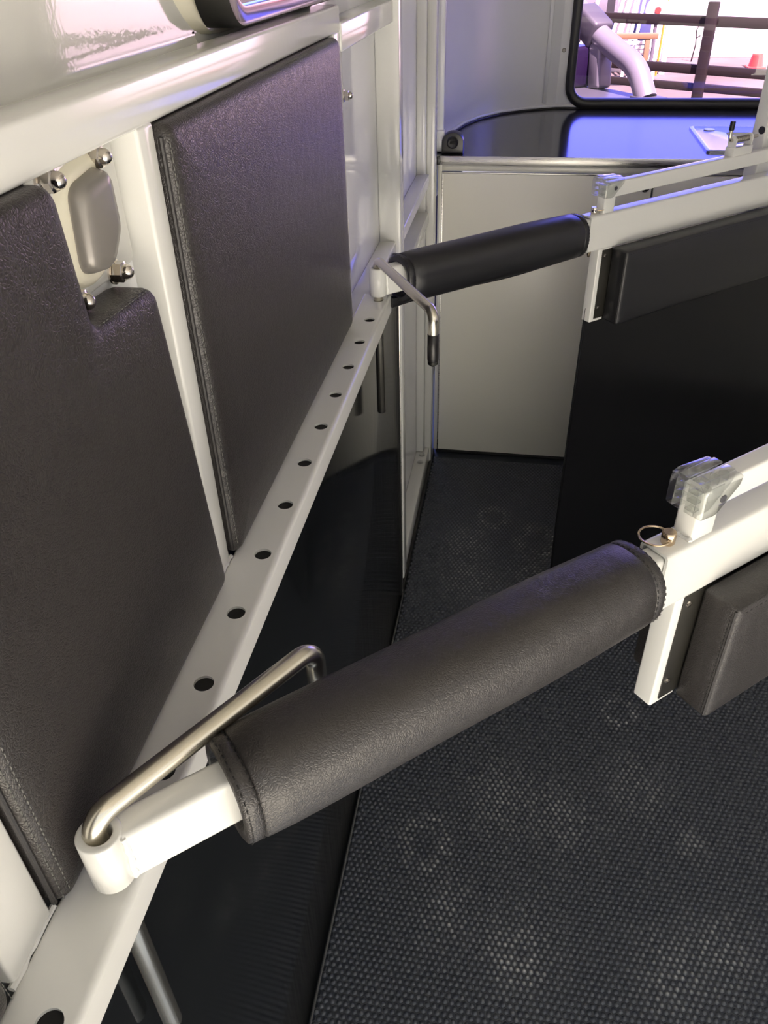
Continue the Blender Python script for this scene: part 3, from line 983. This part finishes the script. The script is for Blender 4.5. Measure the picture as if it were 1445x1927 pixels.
# sprung bolt on the far bar's upper rail
sb_s = 0.935
bm = NB()
box(bm, (sb_s - 0.004, -0.012, 0.1235), (sb_s + 0.062, 0.012, 0.142), 0.002)
for s in (sb_s + 0.0005, sb_s + 0.057):
    o = [(-0.010, 0.140), (0.010, 0.140)] + [(0.010 * math.cos(math.radians(a)), 0.156 + 0.010 * math.sin(math.radians(a))) for a in range(0, 181, 20)]
    loft(bm, [[(s - 0.002, y, z) for y, z in o], [(s + 0.002, y, z) for y, z in o]])
bolt = obj('spring_bolt', bm, 'paint', far_bar, angle=40)
bm = NB(); tube(bm, fillet([(sb_s + 0.085, 0, 0.156), (sb_s - 0.012, 0, 0.156), (sb_s - 0.012, 0, 0.186)], 0.010), 0.0038, 12)
obj('bolt_rod', bm, 'zinc', bolt)
bm = NB(); tube(bm, [(sb_s - 0.012, 0, 0.178), (sb_s - 0.012, 0, 0.197)], 0.0058, 14, cap_round=0.001)
obj('bolt_grip', bm, 'grip', bolt)
bm = NB()
tube(bm, [(sb_s + 0.004 + 0.050 * k / 144, 0.0058 * math.cos(2 * math.pi * k / 12), 0.156 + 0.0058 * math.sin(2 * math.pi * k / 12)) for k in range(145)], 0.0011, 6)
obj('spring', bm, 'zinc_dull', bolt)

# quick release pins through the sockets
def quick_pin(P, s, label, ring_at, tip):
    loc = P + D * s
    root = thing('quick_release_pin', label, 'locking pin', loc, YAW)
    bm = NB(); tube(bm, [(0, 0, 0.0655), (0, 0, 0.0670), (0, 0, 0.0775), (0, 0, 0.0790)], [0.0062, 0.0070, 0.0070, 0.0060], 20)
    obj('pin_head', bm, 'brass' if tip else 'chrome', root)
    bm = NB(); tube(bm, [(0, 0, -0.024), (0, 0, -0.019), (0, 0, 0.066)], [0.0022, 0.0042, 0.0042], 14)
    obj('pin_shank', bm, 'brass', root)
    bm = NB(); cx, cy, R = ring_at
    pts = [(cx + R * math.cos(2 * math.pi * k / 40), cy + R * math.sin(2 * math.pi * k / 40), 0.0725 + 0.10 * (R * math.cos(2 * math.pi * k / 40) + R) * 0.3) for k in range(41)]
    tube(bm, pts, 0.0011, 8, cap=False)
    obj('pull_ring', bm, 'brass', root)
    return root
quick_pin(NEARP, 0.549, 'locking pin with a raised wire ring on the nearer bar', (-0.010, 0.008, 0.0150), True)
quick_pin(FARP, 0.530, 'locking pin with a brass tip on the farther bar', (0.014, 0.002, 0.0130), False)

# bent drop pins
def drop_pin(P, end, drop, label, grip):
    root = thing('drop_pin', label, 'drop pin', (P.x, P.y, 0.8245))
    ez = 1.132 - 0.8245
    e = Vector((end[0] - P.x, end[1] - P.y, ez))
    path = fillet([(0, 0, 0), (0, 0, ez), e, (e.x, e.y, ez - drop)], 0.017, 9)
    bm = NB(); tube(bm, path, 0.0083, 20, cap_round=0.0015)
    obj('bent_rod', bm, 'zinc', root, angle=60)
    bm = NB(); zt = ez - drop + 0.052
    tube(bm, [(e.x, e.y, zt + 0.0), (e.x, e.y, zt - 0.001), (e.x, e.y, zt - 0.042), (e.x, e.y, zt - 0.050), (e.x, e.y, zt - 0.055)], [0.0084, 0.0092, 0.0090, 0.0075, 0.0030], 18)
    obj('grip', bm, 'grip', root, angle=60)
    return root
drop_pin(Vector((HOLE_X, 0.2635, 0)), (-0.1415, 0.439), 0.105, 'bent zinc drop pin resting over the nearer bar at lower left', False)
drop_pin(FARP, (-0.125, 1.155), 0.088, 'bent zinc drop pin with a black grip hanging in front of the far sleeve', True)

# black divider sheet below the far bar, and the one past it
def divider(s0, s1, label):
    root = thing('divider_sheet', label, 'divider', FARP + D * s0 - Vector((0, 0, RAIL_Z)), YAW)
    w = s1 - s0
    bm = NB()
    o = ccw([(0.012, 0.018), (0.006, 0.03), (0.0, 0.25), (0.001, 0.55), (0.003, 0.915), (w, 0.915), (w, 0.018)])
    cushion(bm, o, lambda u, v, h: (u, h, v), [(0.0, 0.0), (0.0, 0.0085), (0.0008, 0.0095)])
    obj('sheet', bm, 'sheet', root)
    bm = NB(); tube(bm, [(0.012, 0.004, 0.018), (0.006, 0.004, 0.03), (0.0, 0.004, 0.25), (0.001, 0.004, 0.55), (0.003, 0.004, 0.914)], 0.0022, 8)
    obj('edge_trim', bm, 'sheet', root)
    return root
divider(0.545, 1.69, 'large black divider sheet hanging under the farther bar to the floor')
# upright that takes the bolt
bm = NB(); box(bm, (-0.022, -0.018, 0.02), (0.030, 0.018, 2.27), 0.003, 3)
cyl_o = FARP + D * 1.100 + N_ * 0.038
hp = obj('divider_post', bm, 'paint'); hp.location = (cyl_o.x, cyl_o.y, 0); hp.rotation_euler = (0, 0, YAW)
tag(hp, 'white upright beside the sprung bolt at the right edge', 'post')
bm = NB(); cyl(bm, (-0.0225, -0.008, 1.214), (-1, 0, 0), 0.0085, 0.0015, 18)
obj('bolt_hole', bm, 'hard_black', hp)

# ================================================================== KITCHEN END
CYF = 2.58
cab = thing('cabinet', 'pale satin base cabinet under the black worktop', 'cabinet', (-0.27, CYF, 0))
o0 = Vector((-0.27, CYF, 0))
def cpart(name, lo, hi, mat, bev=0.001, parent=None):
    bm = NB(); box(bm, Vector(lo) - o0, Vector(hi) - o0, bev)
    return obj(name, bm, mat, parent or cab)
cpart('carcass', (-0.270, CYF + 0.012, 0.0), (1.70, CYF + 0.55, 0.88), 'cab_frame')
cpart('stile', (-0.272, CYF - 0.002, 0.006), (-0.259, CYF + 0.012, 1.028), 'cab_frame')
cpart('top_trim', (-0.259, CYF - 0.001, 1.010), (1.70, CYF + 0.012, 1.028), 'cab_frame')
d1 = cpart('door', (-0.2575, CYF - 0.004, 0.010), (0.371, CYF + 0.010, 1.006), 'cab', 0.002)
bm = NB(); box(bm, Vector((-0.2575, CYF - 0.006, 1.0035)) - o0, Vector((0.371, CYF - 0.003, 1.008)) - o0, 0.0008)
box(bm, Vector((-0.259, CYF - 0.006, 0.010)) - o0, Vector((-0.2545, CYF - 0.003, 1.008)) - o0, 0.0008)
obj('door_edge', bm, 'alu', d1)
bm = NB(); cyl(bm, Vector((0.352, CYF - 0.004, 0.972)) - o0, (0, -1, 0), 0.0125, 0.004, 24, bev=0.001)
lk = obj('lock', bm, 'hard_black', d1)
bm = NB(); cyl(bm, Vector((0.352, CYF - 0.008, 0.970)) - o0, (0, -1, 0), 0.0075, 0.004, 20, bev=0.001)
obj('lock_barrel', bm, 'chrome', d1)
cpart('door', (0.377, CYF - 0.004, 0.010), (0.99, CYF + 0.010, 1.006), 'cab', 0.002)
cpart('door', (0.996, CYF - 0.004, 0.010), (1.60, CYF + 0.010, 1.006), 'cab', 0.002)
cpart('kick_strip', (-0.262, CYF - 0.008, 0.0), (1.70, CYF - 0.003, 0.009), 'rubber')

ct = thing('worktop', 'black worktop with a curved back corner and a brushed metal front edge', 'worktop', (-0.27, 2.575, 1.03))
o0 = Vector((-0.27, 2.575, 1.03))
SX0, SX1, SY0, SY1 = 0.524, 1.02, 2.658, 3.035
outl = [(-0.276, 2.575)] + [(x + 0.001, y) for x, y in curve[2:]] + [(1.356, FY)] + [(2 * 0.72 - x, y) for x, y in curve[::-1][1:-2]] + [(1.715, 2.575)]
def well(k, z):
    out = []
    for x, y in outl:
        t = math.atan2(y - 2.846, x - 0.765)
        r = 1.0 / math.sqrt((math.cos(t) / (0.19 + k)) ** 2 + (math.sin(t) / (0.148 + k)) ** 2)
        out.append(Vector((0.765 + r * math.cos(t), 2.846 + r * math.sin(t), z)))
    return out
def resample(pts, n):
    P = [Vector(p) for p in pts]; L = [0]
    for a, b_ in zip(P, P[1:] + P[:1]): L.append(L[-1] + (b_ - a).length)
    keep = []
    for i, p in enumerate(P):
        a = p; b_ = P[(i + 1) % len(P)]
        m_ = max(1, int(round((b_ - a).length / (L[-1] / n))))
        keep += [a + (b_ - a) * k / m_ for k in range(m_)]
    return [(p.x, p.y) for p in keep]
outline_coarse = outl
outl = resample([(x, y, 0) for x, y in outl], 90)
top_loops = [[Vector((x, y, z)) - o0 for x, y in outl] for z in (1.0285, 1.0535)]
bm = NB(); loft(bm, [[p - o0 for p in well(0.004, 1.0285)]] + top_loops + [[p - o0 for p in well(0.004, z)] for z in (1.0535, 1.0285)], False, False)
obj('top', bm, 'counter', ct)
bm = NB(); tube(bm, [Vector((x + 0.003, y - 0.004, 1.0545)) - o0 for x, y in outline_coarse[1:-1]], 0.0035, 8)
obj('rear_seal', bm, 'gasket', ct)
bm = NB(); box(bm, Vector((-0.266, 2.569, 1.0290)) - o0, Vector((1.715, 2.5755, 1.0545)) - o0, 0.0015)
obj('front_edge', bm, 'alu', ct)
bm = NB(); box(bm, Vector((-0.277, 2.570, 1.0290)) - o0, Vector((-0.2665, 2.5755, 1.0535)) - o0, 0.001)
obj('end_cap', bm, 'hard_black', ct)

# sink
sk = thing('sink', 'stainless inset sink with a raised rim in the black worktop', 'sink', (SX0, SY0, 1.0535))
o0 = Vector((SX0, SY0, 1.0535))
def srect(off, z, r=0.012):
    return [Vector((x, y, z)) - o0 for x, y in round_rect(SX0 + off, SX1 - off, SY0 + off, SY1 - off, r, 6)]
def soval(k, z):
    cx, cy = 0.575 + 0.19, 2.846
    out = []
    nn = len(srect(0, 0))
    rect = srect(0.0, 0)
    for i in range(nn):
        p = rect[i] + o0
        t = math.atan2((p.y - (SY0 + SY1) / 2) / (SY1 - SY0), (p.x - (SX0 + SX1) / 2) / (SX1 - SX0))
        out.append(Vector((cx + (0.19 - k) * math.cos(t), cy + (0.148 - k) * math.sin(t), z)) - o0)
    return out
bm = NB()
loft(bm, [srect(0.0, 1.0538), srect(0.0, 1.0590), srect(0.004, 1.0612), srect(0.010, 1.0612), srect(0.015, 1.0575), soval(-0.002, 1.0568), soval(0.0015, 1.0550)], False, False)
obj('rim', bm, 'stainless', sk, angle=50)
bm = NB()
loft(bm, [soval(0.0015, 1.0550), soval(0.004, 1.048), soval(0.008, 1.01), soval(0.02, 0.945), soval(0.045, 0.922), soval(0.11, 0.915)], False, True)
obj('basin', bm, 'stainless', sk, angle=60)
bm = NB(); cyl(bm, Vector((0.582, 2.985, 1.0573)) - o0, (0, 0, 1), 0.018, 0.0025, 20, bev=0.001)
obj('tap_hole_cover', bm, 'stainless', sk)

# socket housing on the worktop
so = thing('power_socket', 'small black rounded socket housing at the worktop corner', 'socket', (-0.231, 2.60, 1.0535))
bm = NB()
o = [(-0.033, 0.0), (0.033, 0.0), (0.033, 0.032)] + [(0.033 * math.cos(math.radians(a)), 0.034 + 0.026 * math.sin(math.radians(a))) for a in range(10, 171, 10)] + [(-0.033, 0.032)]
cushion(bm, o, lambda u, v, h: (u, 0.045 - h, v + 0.0003), [(0, 0), (0, 0.040), (0.0015, 0.043), (0.004, 0.0435)])
obj('housing', bm, 'hard_black', so, angle=40)
bm = NB(); q = [(0.0175 * math.cos(2 * math.pi * k / 32), 0.033 + 0.0175 * math.sin(2 * math.pi * k / 32)) for k in range(32)]
cushion(bm, q, lambda u, v, h: (u, 0.0015 - h, v), [(0, 0), (0, 0.003), (0.0025, 0.0045), (0.0045, 0.003)])
obj('socket_ring', bm, 'gasket', so, angle=40)
bm = NB(); box(bm, (-0.008, -0.0034, 0.029), (0.008, -0.0022, 0.037), 0.0003)
obj('contact_slot', bm, 'thread', so)

# ================================================================== OUTSIDE
GZ = -0.55
bm = NB()
for (xa, xb, ya, yb) in ((-40, 40, -40, 60),):
    bm.faces.new([bm.verts.new(p) for p in ((xa, ya, GZ), (xb, ya, GZ), (xb, yb, GZ), (xa, yb, GZ))])
struct(obj('ground', bm, 'ground'))
# unseen pale concrete yard, added to bounce sunlight in through the open rear
bm = NB(); box(bm, (-9, -14, GZ), (10, -2.0, GZ + 0.012))
struct(obj('ground.001', bm, 'concrete'))
# loading ramp behind the open rear
bm = NB()
v = [bm.verts.new(p) for p in ((-0.33, REAR, -0.03), (XR, REAR, -0.03), (XR, REAR - 1.9, GZ + 0.06), (-0.33, REAR - 1.9, GZ + 0.06))]
bm.faces.new(v)
bmesh.ops.solidify(bm, geom=bm.faces[:], thickness=0.04)
tag(obj('loading_ramp', bm, 'concrete'), 'pale loading ramp folded down behind the open rear', 'ramp')

# tow vehicle beyond the front window
K = 0.85
def kp_(x, y, z): return Vector((x * K, y * K, 1.6 - (1.6 - z) * K))
E_ = Vector((0.57, -0.82, 0)).normalized()
A0 = kp_(0.47, 6.22, 0.725)
M = Matrix.Translation(A0) @ Matrix.Rotation(math.atan2(E_.y, E_.x), 4, 'Z')   # local x runs to the tail, local y to its left side as seen here
ut = thing('pickup_truck', 'dark pickup with a silver sports bar parked outside the front window', 'pickup truck', A0, math.atan2(E_.y, E_.x))
T0 = GZ - A0.z
def upart(name, lo, hi, mat, bev=0.02, parent=None):
    bm = NB(); box(bm, lo, hi, bev, 3)
    return obj(name, bm, mat, parent or ut)
upart('tray', (-0.20, -1.62, T0 + 0.45), (0.88, -0.01, -0.03), 'ute_body', 0.03)
upart('tray_cover', (-0.22, -1.66, -0.035), (0.90, 0.02, 0.0), 'ute_cover', 0.012)
upart('headboard', (-0.9, -1.5, 0.0), (-0.075, -0.03, 0.21), 'ute_body', 0.02)
cabn = upart('cab', (-1.9, -1.62, T0 + 0.45), (-0.40, -0.02, 0.62), 'ute_body', 0.10)
upart('rear_window', (-0.406, -1.45, 0.10), (-0.392, -0.18, 0.52), 'hard_black', 0.005, cabn)
for sx in (-1.3, 0.45):
    for sy in (-1.5, -0.13):
        bm = NB(); tube(bm, [(sx, sy - 0.11, T0 + 0.38), (sx, sy - 0.09, T0 + 0.38), (sx, sy + 0.09, T0 + 0.38), (sx, sy + 0.11, T0 + 0.38)], [0.30, 0.38, 0.38, 0.30], 32)
        obj('wheel', bm, 'rubber', ut)
for yy in (-0.03, -1.58):
    bm = NB()
    path = fillet([(-0.30, yy, 0.385), (-0.02, yy, 0.245), (0.30, yy, 0.135), (0.40, yy, -0.005)], 0.30, 10)
    tube(bm, path, 0.058, 20)
    obj('sports_bar', bm, 'ute_tube', ut, angle=60)
    bm = NB(); box(bm, (-0.055, yy - 0.05, 0.0), (0.045, yy + 0.05, 0.235), 0.018, 3, Matrix.Rotation(math.radians(-8), 4, 'Y'))
    obj('bar_leg', bm, 'ute_tube', ut)
    bm = NB(); box(bm, (-0.15, yy - 0.068, -0.07), (0.06, yy + 0.068, 0.07), 0.02, 3, Matrix.Translation((-0.10, 0, 0.285)) @ Matrix.Rotation(math.radians(26), 4, 'Y'))
    obj('bar_joint', bm, 'ute_cast', ut)
    bm = NB(); box(bm, (0.345, yy - 0.07, 0.0), (0.50, yy + 0.06, 0.012), 0.005)
    obj('bar_foot', bm, 'ute_cast', ut)
bm = NB(); tube(bm, [(-0.30, -1.58, 0.385), (-0.30, -0.03, 0.385)], 0.058, 18)
obj('cross_tube', bm, 'ute_tube', ut)

# timber fence
fe = thing('timber_fence', 'dark stained timber fence of three rails across the yard', 'fence', (1.15, 9.0, GZ))
fd = Vector((0.845, -0.535, 0)).normalized(); fn = Vector((-fd.y, fd.x, 0))
FM = Matrix(((fd.x, fn.x, 0, 0), (fd.y, fn.y, 0, 0), (0, 0, 1, 0), (0, 0, 0, 1)))
for z, w in ((0.905, 0.042), (0.520, 0.040), (0.372, 0.034)):
    bm = NB(); box(bm, (-6.0, -0.025, z - GZ - w), (4.0, 0.025, z - GZ + w), 0.008, 2, FM)
    obj('fence_rail', bm, 'wood', fe)
for s in (-4.6, -2.1, 0.47, 2.9):
    bm = NB(); box(bm, (s - 0.045, -0.075, 0.0), (s + 0.055, -0.028, 1.06 - GZ), 0.01, 2, FM)
    obj('fence_post', bm, 'wood', fe)

# traffic cone
co = thing('traffic_cone', 'orange traffic cone with a pale top standing by the white building', 'traffic cone', (4.03, 17.65, GZ))
bm = NB(); box(bm, (-0.16, -0.16, 0.0), (0.16, 0.16, 0.035), 0.01)
obj('base', bm, 'orange', co)
def cone_part(z0, z1, mat, name):
    R_ = lambda z: 0.135 - 0.105 * z / 0.60
    bm = NB(); tube(bm, [(0, 0, z0), (0, 0, z1)], [R_(z0), R_(z1)], 24)
    return obj(name, bm, mat, co)
cone_part(0.035, 0.24, 'orange', 'cone_body')
cone_part(0.24, 0.60, 'white_metal', 'reflective_sleeve')

# white building
bd = thing('building', 'blank white rendered building behind the fence', 'building', (2.55, 19.2, GZ))
bm = NB(); box(bm, (0.0, 0.0, 0.0), (14.0, 6.0, 3.2), 0.02)
obj('wall', bm, 'render', bd)
bm = NB(); box(bm, (-0.2, -0.2, 3.2), (14.2, 6.2, 3.32), 0.02)
obj('roof_edge', bm, 'white_metal', bd)
bm = NB(); tube(bm, [(0.10 - 0.22, -0.12, 0.0), (0.10 - 0.22, -0.12, 3.1)], 0.07, 14)
obj('downpipe', bm, 'white_metal', bd)
# dry stalk against the white wall
bm = NB(); tube(bm, [(3.02, 18.6, GZ), (3.05, 18.6, -0.25), (3.02, 18.6, -0.02), (3.10, 18.6, 0.18)], [0.015, 0.012, 0.01, 0.004], 8)
tube(bm, [(3.04, 18.6, -0.15), (3.11, 18.6, -0.11)], [0.012, 0.01], 8)
tag(obj('dry_stalk', bm, 'wood'), 'thin dry stalk growing against the white building', 'weed')

# yard equipment left of the building
tk = thing('storage_tank', 'grey box shaped machine with a pale top left of the white building', 'machine', (0.6, 17.6, GZ))
bm = NB(); box(bm, (-1.4, 0, 0.75), (0.75, 1.2, 1.15), 0.03); obj('body', bm, 'grey_metal', tk)
bm = NB(); box(bm, (-1.2, 0.1, 1.15), (0.65, 1.0, 2.2), 0.05); obj('hood', bm, 'white_metal', tk)
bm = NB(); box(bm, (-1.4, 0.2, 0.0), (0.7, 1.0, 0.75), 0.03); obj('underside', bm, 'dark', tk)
bm = NB(); tube(bm, [(0.62, 17.2, GZ), (0.95, 17.2, 0.31), (1.15, 17.2, 1.2)], 0.035, 12)
wp = obj('leaning_pole', bm, 'white_metal'); tag(wp, 'thin white pole with a red collar leaning on the grey machine', 'pole')
bm = NB(); tube(bm, [(0.92, 17.2, 0.24), (0.97, 17.2, 0.36)], 0.07, 14); obj('collar', bm, 'red', wp)
tkk = thing('gas_bottle', 'tall white cylinder standing beside the grey machine', 'cylinder', (1.52, 17.3, GZ))
bm = NB(); tube(bm, [(0, 0, 0), (0, 0, 0.05), (0, 0, 1.9), (0, 0, 2.1)], [0.14, 0.16, 0.16, 0.06], 24); obj('body', bm, 'white_metal', tkk)
hr = thing('hose_reel', 'round white hose reel with an orange hub hung among the ladders', 'hose reel', (1.92, 16.0, 0.50))
bm = NB(); tube(bm, [(0, -0.06, 0), (0, -0.05, 0), (0, 0.05, 0), (0, 0.06, 0)], [0.15, 0.19, 0.19, 0.15], 32); obj('drum', bm, 'white_metal', hr)
bm = NB(); tube(bm, [(0, -0.061, 0), (0, -0.09, 0)], [0.055, 0.045], 20); obj('hub', bm, 'orange', hr)
bm = NB(); tube(bm, [(0, 0.0, -0.18), (0.02, 0.03, -0.6), (0.0, 0.05, -1.05)], 0.03, 10); obj('stand', bm, 'grey_metal', hr)
for k, (xa, xb, lab) in enumerate(((1.10, 1.58, 'leaning white ladder farthest left under the hose reel'), (1.50, 1.76, 'leaning white ladder in the middle below the hose reel'), (1.93, 1.98, 'leaning white ladder nearest the building downpipe'))):
    ld = thing('ladder', lab, 'ladder', (xa, 16.2, GZ), 0, 'ladders leaning beside the building')
    sgn = xb - xa
    for q in (0.0, 0.10):
        bm = NB(); tube(bm, [(q, 0, 0), (q + sgn, 0.9, 1.75)], 0.028, 8); obj('rail', bm, 'white_metal', ld)
    for j in range(1, 6):
        t = j / 6
        bm = NB(); tube(bm, [(sgn * t, 0.9 * t, 1.75 * t), (sgn * t + 0.10, 0.9 * t, 1.75 * t)], 0.014, 6); obj('rung', bm, 'white_metal', ld)
bm = NB(); tube(bm, [(2.26, 16.9, GZ), (2.26, 16.9, 1.3)], 0.055, 14)
tag(obj('pipe_upright', bm, 'white_metal'), 'thick white pipe standing in front of the building corner', 'pipe')
bm = NB(); tube(bm, [(2.14, 16.7, GZ), (2.16, 16.7, 1.3)], 0.02, 8)
tag(obj('yellow_stake', bm, 'yellow'), 'thin yellow stake among the ladders', 'stake')
tb = thing('trestle_bench', 'tan timber trestle bench behind the top fence rail', 'bench', (0.75, 15.25, GZ))
bm = NB(); box(bm, (-1.15, -0.06, 0.71), (1.15, 0.06, 0.79), 0.01); obj('bench_top', bm, 'tan', tb)
for xx in (-1.0, 1.0):
    bm = NB(); box(bm, (xx - 0.04, -0.05, 0.0), (xx + 0.04, 0.05, 0.72), 0.008); obj('leg', bm, 'tan', tb)
for k, (xx, zz, lab) in enumerate(((1.35, 0.0, 'white pipe lowest on the rack left of the building'), (1.36, 0.07, 'white pipe second on the rack left of the building'), (1.34, 0.14, 'white pipe topmost on the rack left of the building'))):
    bm = NB(); tube(bm, [(xx - 0.25, 17.0, -0.22 + zz), (xx + 0.75, 17.0, -0.20 + zz)], 0.03, 8)
    tag(obj('rack_pipe', bm, 'white_metal'), lab, 'pipe', 'pipes on the rack')
